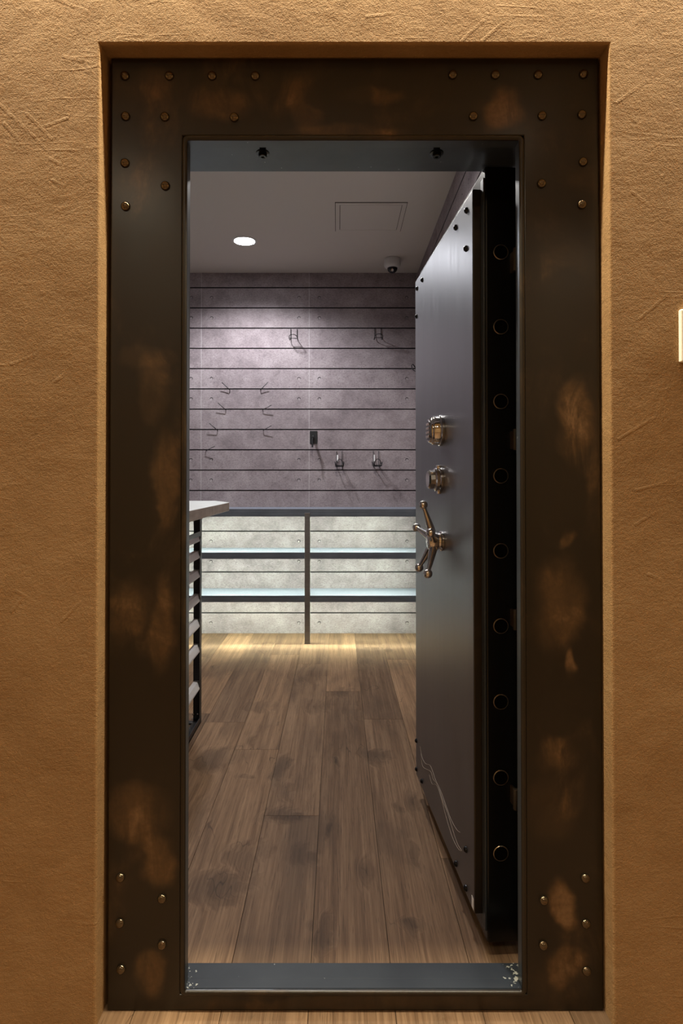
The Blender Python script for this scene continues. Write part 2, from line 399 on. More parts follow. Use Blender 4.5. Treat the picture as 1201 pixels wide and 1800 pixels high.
# front wall with stepped opening: plaster outside, boards inside
OL0, OR0 = P(177, 80, Y_PL).x, P(1072, 80, Y_PL).x          # top corners of plaster opening
OL1, OR1 = P(167.5, 1770, Y_PL).x, P(1077, 1770, Y_PL).x
OLx, ORx = (OL0 + OL1) / 2, (OR0 + OR1) / 2
OT = P(600, 77.5, Y_PL).z
JL, JR, JT = -.425, .508, 2.108                               # rough opening inside
FX = 2.7; FZ = 3.15
def front_wall():
    bm = NB()
    def ring(y, l, r, t, L, R, TP, mi, nx=1):
        # wall face with door opening down to the floor, cut in a U of quads
        for q in (((L, 0), (l, 0), (l, t), (L, t)), ((r, 0), (R, 0), (R, t), (r, t)), ((L, t), (l, t), (l, TP), (L, TP)), ((l, t), (r, t), (r, TP), (l, TP)), ((r, t), (R, t), (R, TP), (r, TP))):
            bm.faces.new([bm.verts.new((x, y, z)) for x, z in q]).material_index = mi
    def strip(pts, ya, yb, mi):
        for (xa, za), (xb, zb) in zip(pts, pts[1:]):
            bm.faces.new([bm.verts.new(v) for v in ((xa, ya, za), (xb, ya, zb), (xb, yb, zb), (xa, yb, za))]).material_index = mi
    ys = 1.56
    ring(Y_PL, OLx, ORx, OT, -FX, FX, FZ, 0)
    strip([(OLx, 0), (OLx, OT), (ORx, OT), (ORx, 0)], Y_PL, ys, 0)
    bm.verts.ensure_lookup_table()
    ring(ys, JL - .01, JR + .01, JT + .01, OLx, ORx, OT, 0)
    strip([(JL - .01, 0), (JL - .01, JT + .01), (JR + .01, JT + .01), (JR + .01, 0)], ys, Y_IN, 0)
    ring(Y_IN, JL - .01, JR + .01, JT + .01, -FX, FX, FZ, 1)
    strip([(-FX, 0), (-FX, FZ), (FX, FZ), (FX, 0)], Y_PL, Y_IN, 0)
    bmesh.ops.remove_doubles(bm, verts=bm.verts[:], dist=1e-5)
    es = [e for e in bm.edges if all(abs(v.co.y - Y_PL) < 1e-4 for v in e.verts) and len(e.link_faces) == 2
          and abs(e.link_faces[0].normal.dot(e.link_faces[1].normal)) < .5 and abs(e.verts[0].co.x) < 1 and abs(e.verts[1].co.x) < 1 and e.verts[0].co.z < FZ - .1]
    fix(bm)
    bmesh.ops.bevel(bm, geom=es, offset=.006, segments=3, profile=.5, affect='EDGES')
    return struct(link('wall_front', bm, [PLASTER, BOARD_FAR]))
front_wall()
# the hall in front of the vault
ROOMW = plain('hall_paint', (.40, .29, .17), .85)
bm = NB(); box(bm, -FX, FX, -2.6, -2.5, 0, FZ); struct(link('wall_rear', bm, ROOMW))
bm = NB(); box(bm, -FX - .1, -FX, -2.6, Y_PL, 0, FZ); struct(link('wall_hall_left', bm, ROOMW))
bm = NB(); box(bm, FX, FX + .1, -2.6, Y_PL, 0, FZ); struct(link('wall_hall_right', bm, ROOMW))
bm = NB(); box(bm, -FX, FX, -2.6, Y_PL, FZ, FZ + .1); struct(link('ceiling_hall', bm, plain('hall_ceiling_paint', (.60, .52, .40), .9)))

# ------------------------------------------------------------------ vault door frame
fr = empty('vault_door_surround', (0, Y_FACE, 0), 'wide riveted dark bronze steel frame set in the ochre plaster wall', 'door frame')
fr['kind'] = 'thing'
def par(o, root):
    """parent keeping world coordinates of the mesh"""
    o.parent = root; o.matrix_parent_inverse = Matrix.Translation(root.location) @ Matrix.Rotation(root.rotation_euler.z, 4, 'Z')
    o.matrix_parent_inverse.invert(); return o
FL, FR_ = OLx + .004, ORx - .004
FTOP = P(600, 102.5, Y_FACE).z
IL = P(327, 900, Y_FACE).x; IR = P(915.5, 900, Y_FACE).x; IT = P(600, 246, Y_FACE).z; IB = P(600, 1742, Y_FACE).z
def rect_frame(bm, y0, y1, o, i, mi=0, bev=.003):
    """o, i = (l, r, b, t) outer and inner rectangles"""
    def loop(q, y): l, r, b, t = q; return [bm.verts.new((x, y, z)) for x, z in ((l, b), (r, b), (r, t), (l, t))]
    A, B, C, D = loop(o, y0), loop(i, y0), loop(i, y1), loop(o, y1); fs = []
    for k in range(4):
        j = (k + 1) % 4
        for p, q in ((A, B), (B, C), (C, D), (D, A)): fs.append(bm.faces.new((p[k], p[j], q[j], q[k])))
    for f in fs: f.material_index = mi
    bmesh.ops.recalc_face_normals(bm, faces=fs)
    if bev:
        es = [e for e in bm.edges if e.is_valid and all(v in A + B for v in e.verts) and not (e.verts[0] in A) ^ (e.verts[1] in A)]
        bmesh.ops.bevel(bm, geom=es, offset=bev, segments=3, profile=.5, affect='EDGES')
ins = .011
bm = NB(); rect_frame(bm, Y_FACE, Y_FACE + .030, (FL + .006, FR_ - .001, .001, FTOP), (IL - ins, IR + ins, IB - ins + .003, IT + ins))
par(link('face_plate', bm, BRONZE), fr)
# rounded bead round the opening
bm = NB()
rad = .0065; c0 = .008
def rrect(l, r, b, t, rc, y):
    out = []
    for cx, cz, a0 in ((r - rc, b + rc, -90), (r - rc, t - rc, 0), (l + rc, t - rc, 90), (l + rc, b + rc, 180)):
        for k in range(7):
            a = math.radians(a0 + 15 * k); out.append((cx + rc * math.cos(a), y, cz + rc * math.sin(a)))
    return out
tube(bm, rrect(IL - rad + .001, IR + rad - .001, IB - rad + .001, IT + rad - .001, .010, Y_FACE + .002), rad, 12, closed=True)
par(link('bead', fix(bm), EDGE, smooth=True), fr)
bm = NB(); rect_frame(bm, Y_FACE + .003, Y_FACE + .034, (IL - .009, IR + .009, IB - .009, IT + .009), (IL, IR, IB, IT), bev=.0012)
o = par(link('opening_lip', bm, JAMB), fr); o['label'] = 'thin blue grey steel inner lip'
# steel lining behind the plate
bm = NB(); box(bm, JL, JR, Y_FACE + .031, Y_IN, JT, JT + .009, bev=.001); o = par(link('lintel_lining', bm, JAMB), fr)
for xa, xb in ((JL - .009, JL), (JR, JR + .009)):
    bm = NB(); box(bm, xa, xb, Y_FACE + .031, Y_IN, .0, JT + .009, bev=.001); par(link('side_lining', bm, JAMB), fr)
SZ = IB + .0012
bm = NB(); box(bm, IL + .0005, IR - .0005, Y_FACE + .007, Y_FACE + .036, IB - .012, SZ); box(bm, JL, JR, Y_FACE + .0345, P(600, 1692, 1.6).y * 0 + PZ(600, 1692, SZ).y, .0, SZ, bev=.002); o = par(link('threshold', bm, SILL), fr); o['label'] = 'dark blue grey steel sill scuffed white at the ends'
# rivets
RV = [(220, 134), (298, 134), (373, 134), (449, 134), (796, 132), (871, 132), (946, 132), (1026, 131), (221, 205), (290, 206), (412, 207), (832, 205), (953, 204), (1023, 202),
      (220, 287), (291, 327), (221, 363), (1025, 285), (952, 323), (1023, 360), (212, 1542), (285, 1579), (211, 1622), (285, 1660), (213, 1703), (1029, 1543), (956, 1582), (1030, 1623), (955, 1661), (1031, 1706)]
DOME = [(.0112, 0), (.0112, .0012), (.0106, .0032), (.0092, .0058), (.0070, .0078), (.0042, .0091), (.0014, .0096), (0, .0097)]
bm = NB(); lathe(bm, DOME, (0, 0, 0), (0, -1, 0), 28); me0 = link('rivet', fix(bm), RIVET, smooth=True)
for i, (a, b) in enumerate(RV):
    o = me0 if i == 0 else me0.copy()
    if i: COL.objects.link(o)
    q = P(a, b, Y_FACE); o.location = (q.x, Y_FACE - .0005, q.z); par(o, fr)
# bolts hanging from the lintel lining
BY = 1.585
def bolt_at(px):
    z = JT; q = P(px, 266, BY); bm = NB()
    lathe(bm, [(.0085, 0), (.0085, -.012), (.0165, -.012), (.0175, -.0135), (.0170, -.016), (.0110, -.017), (.0110, -.0235), (.0095, -.025), (.0045, -.025), (.0045, -.021), (0, -.021)], (q.x, BY, z), (0, 0, 1), 24)
    o = par(link('head_bolt', fix(bm), BLACKSTEEL, smooth=True, auto=35), fr); return o
bolt_at(462); bolt_at(768)

# ------------------------------------------------------------------ vault door (local: x along the width, y out of the face, z up)
A0 = Vector((.368, 1.700, 0)); A1 = Vector((.311, 2.502, 0)); da = (A1 - A0).normalized(); ANG = math.atan2(da.y, da.x); PW = (A1 - A0).length
vd = empty('vault_door', (A0.x, A0.y, 0), 'heavy grey steel vault door standing open into the room, black edge with round bolts', 'door', rotz=ANG)
vd['kind'] = 'thing'
nn = Vector((-da.y, da.x, 0))
def door_st(px, py, off=0.0):
    """local (x, z) on the face (at height off out of it) seen at a pixel"""
    o = Vector((0, 0, CZ)); d = P(px, py, 1.0) - o; c = A0 + nn * off
    t = (c - o).dot(nn) / d.dot(nn); q = o + d * t
    return (q - A0).dot(da), q.z
ZB, ZT = P(828, 1607, 1.70).z, P(828, 332, 1.70).z
TH = .026
bm = NB()
fs = box(bm, 0, PW, -TH, 0, ZB, ZT, 1, bev=.003)
for f in bm.faces:
    f.normal_update()
    if abs(f.normal.y) > .9 and f.calc_center_median().y > -.002: f.material_index = 0
o = link('face_panel', bm, [SATIN, EDGE], vd); o['label'] = 'satin grey steel outer panel of the door'
YB = -.1125
BZ0, BZ1 = P(880, 1659, 1.67).z, P(880, 291, 1.67).z
bm = NB(); box(bm, -.030, PW + .03, YB, -TH - .0005, BZ0, BZ1, bev=.004); o = link('door_body', bm, BLACKSTEEL, vd); o['label'] = 'thick black steel core with the bolt edge'
bm = NB(); box(bm, -.0305 + .004, -.0015, -TH - .0005, -TH + .0045, BZ0 + .03, BZ1 - .03, bev=.001); o = link('seal_strip', bm, JAMB, vd); o['label'] = 'thin pale steel strip beside the panel edge'
# bolts of the hinge edge
def edge_st(px, py):
    o = Vector((0, 0, CZ)); d = P(px, py, 1.0) - o; c = A0 + da * -.030
    t = (c - o).dot(da) / d.dot(da); q = o + d * t
    return (q - A0).dot(nn), q.z
BOLT = [(.0205, -.001), (.0205, .0035), (.0196, .0048), (.0184, .0048), (.0178, .0030), (0, .0030)]
BOLTM = plain('black_bolt_steel', (.012, .011, .010), .22, .8); BOLTRIM = plain('worn_bolt_rim', (.50, .40, .29), .3, .95)
me0 = None
for by in (444, 575, 706, 836.5, 968, 1100, 1233, 1366, 1499):
    l, z = edge_st(880, by)
    if me0 is None:
        bm = NB(); lathe(bm, BOLT, (0, 0, 0), (-1, 0, 0), 36); [setattr(f, 'material_index', 1) for f in bm.faces if .0180 < max(math.hypot(v.co.y, v.co.z) for v in f.verts) and min(math.hypot(v.co.y, v.co.z) for v in f.verts) < .0202 and min(math.hypot(v.co.y, v.co.z) for v in f.verts) > .018]; me0 = o = link('locking_bolt', fix(bm), [BOLTM, BOLTRIM], smooth=True, auto=30)
    else: o = me0.copy(); COL.objects.link(o)
    o.location = (-.0300, l, z); o.parent = vd
# rivets of the face
bm = NB(); lathe(bm, [(r * .80, h * .9) for r, h in DOME], (0, 0, 0), (0, 1, 0), 24); me0 = link('rivet', fix(bm), BLACKRIVET, vd, smooth=True)
for i, (a, b) in enumerate(((821, 370), (802, 400), (820, 437), (743, 492), (734, 507), (733, 556), (733, 1302), (733, 1352), (742.5, 1373), (820, 1493), (802.5, 1518), (820, 1561))):
    o = me0 if i == 0 else me0.copy()
    if i: COL.objects.link(o)
    s, z = door_st(a, b); o.location = (s, -.0003, z); o.parent = vd
# keypad lock
ks, kz = door_st(769, 757, .015)
bm = NB(); lathe(bm, [(.0505, 0), (.0515, .004), (.0515, .010), (.0490, .0115), (.0480, .013), (.0470, .030), (.0440, .036), (.0420, .0375), (.0400, .0425), (.0370, .0455), (.0, .0460)], (ks, 0, kz), (0, 1, 0), 48)
kp = link('keypad_lock', fix(bm), CHROME, vd, smooth=True, auto=28); kp['label'] = 'round chrome keypad lock'
KEYM = plain('dark_key_rubber', (.035, .036, .04), .3)
bm = NB(); lathe(bm, [(.0335, .0445), (.0335, .0466), (0, .0470)], (ks, 0, kz), (0, 1, 0), 40); o = link('keypad_face', fix(bm), KEYM, kp)
for i in range(4):
    for j in range(3):
        bm = NB(); x = ks + (j - 1) * .0155; z = kz + (1.5 - i) * .0135
        box(bm, x - .0055, x + .0055, .0462, .0490, z - .0043, z + .0043, bev=.001); link('key', bm, CHROME, kp)
# combination dial
ds, dz = door_st(770, 843, .012)
bm = NB(); lathe(bm, [(.0405, 0), (.0415, .003), (.0415, .010), (.0395, .012), (.0, .012)], (ds, 0, dz), (0, 1, 0), 40)
box(bm, ds - .011, ds + .011, .002, .017, dz + .034, dz + .0475, bev=.003); box(bm, ds - .009, ds + .009, .002, .015, dz - .0475, dz - .036, bev=.003)
dl = link('combination_dial', bm, CHROME, vd, smooth=True, auto=28); dl['label'] = 'chrome rotary combination dial'
bm = NB(); lathe(bm, [(.0375, .012), (.0385, .0135), (.0385, .022), (.0330, .0255), (.0330, .0265)], (ds, 0, dz), (0, 1, 0), 22); link('dial_ring', fix(bm), CHROME, dl)
bm = NB(); lathe(bm, [(.0315, .025), (.0315, .041), (.0275, .0465), (.0, .0470)], (ds, 0, dz), (0, 1, 0), 14); link('dial_knob', fix(bm), CHROME, dl)
# five-spoke handle
hs, hz = door_st(771, 951, .015)
bm = NB(); lathe(bm, [(.032, 0), (.033, .003), (.033, .008), (.027, .012), (.026, .018), (.029, .020), (.031, .026), (.030, .044), (.026, .050), (.018, .053), (0, .054)], (hs, 0, hz), (0, 1, 0), 36)
hd = link('spoke_handle', fix(bm), CHROME, vd, smooth=True, auto=35); hd['label'] = 'five spoked chrome door handle with ball ends'
for k in range(5):
    a = math.radians(90 + 72 * k); R = .118; e = Vector((math.cos(a), 0, math.sin(a)))
    bm = NB(); c = Vector((hs, 0, hz)); p0 = c + e * .016 + Vector((0, .032, 0)); p1 = c + e * (R - .008) + Vector((0, .0625, 0)); pc = c + e * R + Vector((0, .065, 0))
    L = (p1 - p0)
    tube(bm, [p0, p0 + L * .25, p0 + L * .9, p1], .01, 16, radii=[.0135, .0130, .0066, .0085])
    N = 12; lathe(bm, [(.0146 * math.sin(math.pi * i / N), -.0146 * math.cos(math.pi * i / N)) for i in range(N + 1)], pc, (p1 - p0), 20)
    link('spoke', fix(bm), CHROME, hd, smooth=True, auto=50)
# hinges between core and frame
HINGE = make_steel('rusty_brown_hinge', (.008, .005, .003), (.04, .027, .018), .5)
for y0, y1 in ((436, 476), (754, 791), (1071, 1107), (1387, 1423)):
    qa = P(907, y1, 1.645); qb = P(907, y0, 1.645)
    bm = NB(); l = (qa - A0).dot(nn)
    x0 = (qa - A0).dot(da)
    lathe(bm, [(.0065, qa.z), (.0075, qa.z + .002), (.0075, qb.z - .002), (.0065, qb.z)], (x0, l, 0), (0, 0, 1), 14)
    box(bm, x0, -.029, l - .004, l + .004, qa.z + .004, qb.z - .004, bev=.001)
    link('hinge', fix(bm), HINGE, vd, smooth=True, auto=35)
# small white label at the panel's lower corner and dried drip marks
s0, z0 = door_st(821.5, 1582); s1, z1 = door_st(828, 1597)
bm = NB(); zz = ZB + .006; box(bm, .006, .024, 0, .0006, zz, zz + .030); o = link('inspection_sticker', bm, PAPER, vd)
DRIP = plain('dried_drip_mark', (.34, .28, .22), .5)
def drip(pts):
    bm = NB(); q = [door_st(*p) for p in pts]
    v = [Vector((a, .0004, b)) for a, b in q]
    w = []
    for i in range(len(v) - 1):
        for k in range(4):
            t = k / 4; p0 = v[max(i - 1, 0)]; p1 = v[i]; p2 = v[i + 1]; p3 = v[min(i + 2, len(v) - 1)]
            w.append(.5 * ((2 * p1) + (p2 - p0) * t + (2 * p0 - 5 * p1 + 4 * p2 - p3) * t * t + (3 * p1 - p0 - 3 * p2 + p3) * t ** 3))
    w.append(v[-1])
    tube(bm, w, .0006, 5); link('drip_mark', fix(bm), DRIP, vd)
drip([(739, 1312), (742, 1330), (748, 1342), (756, 1345), (761, 1356), (766, 1371), (775, 1390), (785, 1418), (793, 1440), (803, 1458), (809, 1463)])
drip([(740, 1325), (743, 1346), (750, 1352), (758, 1357), (762, 1370), (770, 1380), (778, 1405), (788, 1432), (798, 1464), (805, 1484), (812, 1495)])
drip([(755, 1362), (760, 1378), (768, 1380), (777, 1406), (784, 1434), (795, 1470), (806, 1492), (812, 1496)])

# ------------------------------------------------------------------ far shelf unit
sh = empty('shelf_unit', (-.35, 4.98, 0), 'steel framed open shelf unit along the far wall with lit speckled shelves', 'shelf')
YS = 4.82; XA, XB = -1.45, .645
def zf(py): return P(600, py, YS).z
POSTW = .021
for px in (P(540.5, 900, YS).x, XA + .02, XB - .02):
    bm = NB(); box(bm, px - POSTW, px + POSTW, YS - .006, YS + .032, .004, zf(901.5), bev=.0015)
    box(bm, px - POSTW - .001, px + POSTW + .001, YS - .007, YS + .034, 0, .006); par(link('post', bm, POSTSTEEL), sh)
LED = Mat('shelf_led').set(color=(1, 1, 1), ec=(.88, 1.0, .82), es=330).m
for yt, ym, yb in ((894.5, 902, 908), (971, 976.5, 982.5), (1047, 1052, 1058.5)):
    a, m, b = zf(yt), zf(ym), zf(yb)
    bm = NB(); box(bm, XA, XB, YS + .001, Y_FAR - .002, m, a, bev=.002)
    for f in bm.faces:
        f.normal_update(); f.material_index = 0 if f.normal.z > .5 else 1
    o = par(link('shelf_board', bm, [SPECKLE, SHELFSTEEL]), sh); o['label'] = 'speckled grey shelf top with blue steel edge'
    bm = NB(); box(bm, XA, XB, YS, YS + .004, b, m - .0005, bev=.0008); box(bm, XA, XB, YS + .0042, YS + .034, m - .0045, m - .0005); par(link('front_rail', bm, SHELFSTEEL), sh)
    bm = NB(); box(bm, XA + .03, XB - .03, YS + .010, YS + .018, m - .0068, m - .0046)
    o = par(link('led_strip', bm, LED), sh)

# ------------------------------------------------------------------ island: countertop and rack
ZTOP = 1.140; RX = -.711
tp = [(-.580, 3.345), (-.700, 3.590), (-1.52, 3.590), (-1.52, 2.05), (-.580, 2.05)]
bm = NB(); prism(bm, tp, 'z', ZTOP - .045, ZTOP, 1)
for f in bm.faces:
    f.normal_update()
    if f.normal.z > .5: f.material_index = 0
bmesh.ops.bevel(bm, geom=[e for e in bm.edges], offset=.0015, segments=1, affect='EDGES')
tag(link('countertop', bm, [TOPM, TOPEDGE]), 'pale countertop slab with clipped corner and grey brown edge on the metal rack', 'countertop')
rk = empty('metal_rack', (-1.1, 2.75, 0), 'dark open steel rack with pale slanted rails under the countertop', 'rack')
RY0, RY1, RXB = 2.15, 3.275, -1.46
ZU = ZTOP - .0455
def angle(x, y, sx, sy, w=.042, t=.004):
    bm = NB(); xs = sorted((x, x + sx * w)); xt = sorted((x, x + sx * t)); ys = sorted((y, y + sy * w)); yt = sorted((y, y + sy * t))
    box(bm, xs[0], xs[1], yt[0], yt[1], 0, ZU, bev=.0006); box(bm, xt[0], xt[1], ys[0] + (.001 if sy > 0 else 0), ys[1], 0.0005, ZU - .0005, bev=.0006)
    return par(link('post', bm, RACKSTEEL), rk)
for x, sx in ((RX, -1), (RXB, 1)):
    for y, sy in ((RY1, -1), (RY0, 1)): angle(x, y, sx, sy)
# base and top side rails
for x, sx in ((RX, -1), (RXB, 1)):
    xs = sorted((x - sx * .0005, x + sx * .040)); xt = sorted((x - sx * .0005, x + sx * .004))
    bm = NB(); box(bm, xt[0], xt[1], RY0, RY1 - .0005, .002, .034, bev=.0006); box(bm, xs[0], xs[1], RY0 + .003, RY1 - .005, .004, .010, bev=.0006); par(link('base_rail', bm, RACKSTEEL), rk)
    zt = P(350, 938, 3.1).z
    bm = NB(); box(bm, xt[0], xt[1], RY0, RY1 - .001, P(356, 941, 3.27).z, P(356, 933, 3.27).z, bev=.0006); par(link('top_rail', bm, RACKSTEEL), rk)
bm = NB(); box(bm, RXB + .005, RX - .005, RY1 - .04, RY1 - .005, .0, .008); par(link('base_rail', bm, RACKSTEEL), rk)
# slanted rails
for yt, yb in ((939, 949), (968, 981), (1001.5, 1014.5), (1044, 1057), (1088, 1101), (1132, 1145.5), (1197, 1206.5)):
    zt = P(349, yt, 3.26).z; zb = zt - .034
    prof = [(RX - .036, zt), (RX - .012, zt), (RX - .001, zb + .007), (RX - .001, zb), (RX - .008, zb), (RX - .016, zt - .006), (RX - .036, zt - .006)]
    bm = NB(); prism(bm, prof, 'y', RY0 + .006, RY1 - .006); par(link('slanted_rail', bm, RAILSTEEL), rk)
for (a, b) in ((340, 1255.5), (348, 1255.5)):
    q = P(a, b, 3.27); bm = NB(); lathe(bm, [(.006, 0), (.006, .003), (.003, .005), (0, .005)], (q.x, RY1 - .004, q.z), (0, -1, 0), 12); par(link('screw', fix(bm), CHROME, smooth=True), rk)
for (a, b) in ((338.5, 1264), (346.5, 1264)):
    q = PZ(a, b, .010); bm = NB(); lathe(bm, [(.006, 0), (.006, .003), (.003, .005), (0, .005)], (q.x, q.y, .0095), (0, 0, 1), 12); par(link('screw', fix(bm), CHROME, smooth=True), rk)

# ------------------------------------------------------------------ hooks on the far wall
def slot_hook(name, px, py, label, group):
    """two parallel wires out of a slot, carrying a cross wire"""
    q = P(px, py, Y_FAR); r = .0028; bm = NB(); w = .026
    for s in (-1, 1):
        x = q.x + s * w
        tube(bm, [(x, Y_FAR + .006, q.z + .001), (x, Y_FAR - .006, q.z), (x, Y_FAR - .008, q.z - .070), (x + s * .004, Y_FAR - .016, q.z - .092), (x + s * .008, Y_FAR - .030, q.z - .096), (x + s * .006, Y_FAR - .110, q.z - .088)], r, 8)
    tube(bm, [(q.x - w - .008, Y_FAR - .070, q.z - .090), (q.x + w + .008, Y_FAR - .070, q.z - .090)], r, 8)
    tube(bm, [(q.x + (w + .006) * math.cos(math.radians(a)), Y_FAR - .110 - .030 * math.sin(math.radians(a)), q.z - .088 + .014 * math.sin(math.radians(a))) for a in range(0, 181, 15)], r, 8)
    return tag(link(name, fix(bm), BLACKWIRE, smooth=True), label, 'hook', group)
slot_hook('wire_hook', 517, 579, 'black double wire hook high on the far wall, in the bright pool of light', 'black wire hooks on the far wall')
slot_hook('wire_hook', 664.5, 578, 'black double wire hook high on the wall, right one nearer the door', 'black wire hooks on the far wall')
def basket_hook(px, py, tilt, label):
    q = P(px, py, Y_FAR); r = .0027; w = .022
    root = empty('wire_cradle_hook', (q.x, Y_FAR, q.z - .11), label, 'hook', 'wire cradle hooks with white tags')
    bm = NB()
    for s in (-1, 1):
        x = q.x + s * w
        tube(bm, [(x, Y_FAR + .006, q.z), (x, Y_FAR - .008, q.z), (x, Y_FAR - .008, q.z - .125), (x + tilt, Y_FAR - .05, q.z - .145)], r, 8)
    o = par(link('hanger', fix(bm), BLACKWIRE, smooth=True), root)
    bm = NB()
    for dy, dz in ((.012, -.115), (.06, -.126), (.10, -.122)):
        x0 = q.x + tilt * dy * 8
        tube(bm, [(x0 - w - .014, Y_FAR - dy - .02, q.z + dz + .030), (x0 - w - .010, Y_FAR - dy - .004, q.z + dz), (x0 + w + .010, Y_FAR - dy - .004, q.z + dz), (x0 + w + .014, Y_FAR - dy - .02, q.z + dz + .030)], r, 8)
    for s in (-1, 1):
        tube(bm, [(q.x + s * (w + .005), Y_FAR - .010, q.z - .115), (q.x + s * (w + .005) + tilt * .9, Y_FAR - .115, q.z - .122)], r, 8)
    arc = [(q.x + tilt * .8 + (w + .006) * math.cos(math.radians(a)), Y_FAR - .10, q.z - .120 + .052 * math.sin(math.radians(a))) for a in range(0, 181, 15)]
    tube(bm, arc, r, 8)
    par(link('cradle', fix(bm), BLACKWIRE, smooth=True), root)
    bm = NB(); box(bm, q.x - w + .003, q.x - w + .013, Y_FAR - .012, Y_FAR - .010, q.z - .083, q.z - .030); o = par(link('tag', bm, PAPER), root)
basket_hook(596.5, 793.5, .004, 'black wire cradle hook with white tag above the shelf, left of its pair')
basket_hook(661, 793, .012, 'black wire cradle hook with white tag, right of its pair, nearer the door')
# pegs
PEG = [((404, 685.5), (390, 672), 'left column of pegs, highest row'), ((397, 720.5), (383, 708), 'left column of pegs, second row down'), ((382.5, 756.5), (368, 744), 'left column of pegs, third row down'),
       ((458, 685.5), (471, 672), 'right column of pegs, highest row'), ((462, 720.5), (477.5, 712), 'right column of pegs, second row down'), ((463, 756.5), (477.5, 748), 'right column of pegs, third row down'), ((362, 792.5), (378, 784), 'left column of pegs, lowest, angled to the right')]
for a, b, txt in PEG:
    q = P(*a, Y_FAR); e = P(*b, Y_FAR - .050); m = P(*a, Y_FAR - .022); bm = NB()
    tube(bm, [(q.x, Y_FAR + .008, q.z), (m.x, Y_FAR - .018, m.z), m.lerp(e, .04), e], .0028, 8)
    tag(link('wall_peg', fix(bm), BLACKWIRE, smooth=True), 'thin black wire peg, ' + txt, 'peg', 'wire pegs in the wall slots')
# ring hook half hidden by the door
q = P(730, 649, Y_FAR); bm = NB(); arc = []
for a in range(-185, 30, 15): arc.append((q.x + .012 + .045 * math.cos(math.radians(a)), Y_FAR - .03 - .03 * math.sin(math.radians(max(0, -a) * .9)), q.z + .010 + .040 * math.sin(math.radians(a))))
tube(bm, [(q.x + .012, Y_FAR + .006, q.z + .0)] + [(q.x - .020, Y_FAR - .012, q.z + .040)] + [(q.x - .03, Y_FAR - .03, q.z + .030)] + arc, .0035, 8)
tag(link('curved_hook', fix(bm), BLACKWIRE, smooth=True), 'black curved hook on the far wall, half hidden behind the door edge', 'hook')
# black bracket with peg
q = P(551.5, 768, Y_FAR)
br = empty('wall_bracket', (q.x, Y_FAR, q.z), 'small black bracket plate with a protruding peg on the far wall', 'bracket')
bm = NB(); box(bm, q.x - .031, q.x + .031, Y_FAR - .006, Y_FAR + .0005, P(551, 780, Y_FAR).z, P(551, 757.5, Y_FAR).z, bev=.002); par(link('bracket_plate', bm, BLACKPL), br)
bm = NB(); z = q.z - .002
lathe(bm, [(.013, 0), (.013, .02), (.009, .022), (.009, .075), (.012, .078), (.012, .10), (.0, .10)], (q.x - .004, Y_FAR - .005, z), (0, -1, -.12), 18)
tube(bm, [(q.x - .006, Y_FAR - .098, z - .012), (q.x - .006, Y_FAR - .104, z - .040), (q.x - .006, Y_FAR - .104, z - .088)], .0065, 10)
par(link('peg', fix(bm), BLACKPL, smooth=True, auto=40), br)

# ------------------------------------------------------------------ ceiling fittings
dlc = PZ(430, 423, H)
LENS = Mat('downlight_lens').set(color=(1, 1, 1), ec=(.93, .955, 1.0), es=60).m
TRIMW = plain('white_trim', (.62, .62, .60), .5)
def downlight(x, y, h, lens, label, group, power=110, color=(.95, .95, 1.0)):
    root = empty('ceiling_light', (x, y, h), label, 'ceiling light', group)
    bm = NB(); lathe(bm, [(.073, -.0), (.089, -.0), (.089, -.003), (.079, -.007), (.074, -.006), (.073, -.0)], (x, y, h), (0, 0, 1), 40); o = par(link('trim_ring', fix(bm), TRIMW, smooth=True, auto=40), root)
    bm = NB(); lathe(bm, [(.0735, -.001), (.0735, -.0045), (.06, -.006), (0, -.0065)], (x, y, h), (0, 0, 1), 40); o = par(link('lens', fix(bm), lens), root)
    d = bpy.data.lights.new('ceiling_lamp', 'SPOT'); d.energy = power; d.color = color; d.spot_size = math.radians(152); d.spot_blend = .6; d.shadow_soft_size = .045
    lo = bpy.data.objects.new('ceiling_lamp', d); COL.objects.link(lo); lo.location = (x, y, h - .06)
    return root
downlight(dlc.x, dlc.y, H, LENS, 'round lit recessed ceiling light above the far wall', 'recessed vault lights')
downlight(-.06, 2.95, H, LENS, 'round lit recessed ceiling light over the middle of the vault', 'recessed vault lights', 100, (1.0, .955, .90))
# access panel
Ya, Yb = PZ(650, 356, H).y, PZ(650, 406, H).y; xa, xb = PZ(590, 356, H).x, PZ(716, 356, H).x
ap = empty('access_panel', ((xa + xb) / 2, (Ya + Yb) / 2, H), 'square flush access panel in the grey ceiling', 'access panel')
def hframe(bm, o, i, z0, z1):
    for (x0, x1, y0, y1) in ((o[0], i[0], o[2], o[3]), (i[1], o[1], o[2], o[3]), (i[0], i[1], o[2], i[2]), (i[0], i[1], i[3], o[3])): box(bm, x0, x1, y0, y1, z0, z1)
g = .026
bm = NB(); box(bm, xa - .0035, xb + .0035, Ya - .005, Yb + .005, H - .0012, H + .001); o = par(link('gap_shade_sheet', bm, GAP), ap)  # dark backing sheet stands in for the shade in the panel's gaps
bm = NB(); hframe(bm, (xa, xb, Ya, Yb), (xa + g, xb - g, Ya + g, Yb - g), H - .0045, H); par(link('panel_frame', bm, CEIL), ap)
bm = NB(); g2 = g + .0035; box(bm, xa + g2, xb - g2, Ya + g2, Yb - g2, H - .0045, H); par(link('panel_door', bm, CEIL), ap)
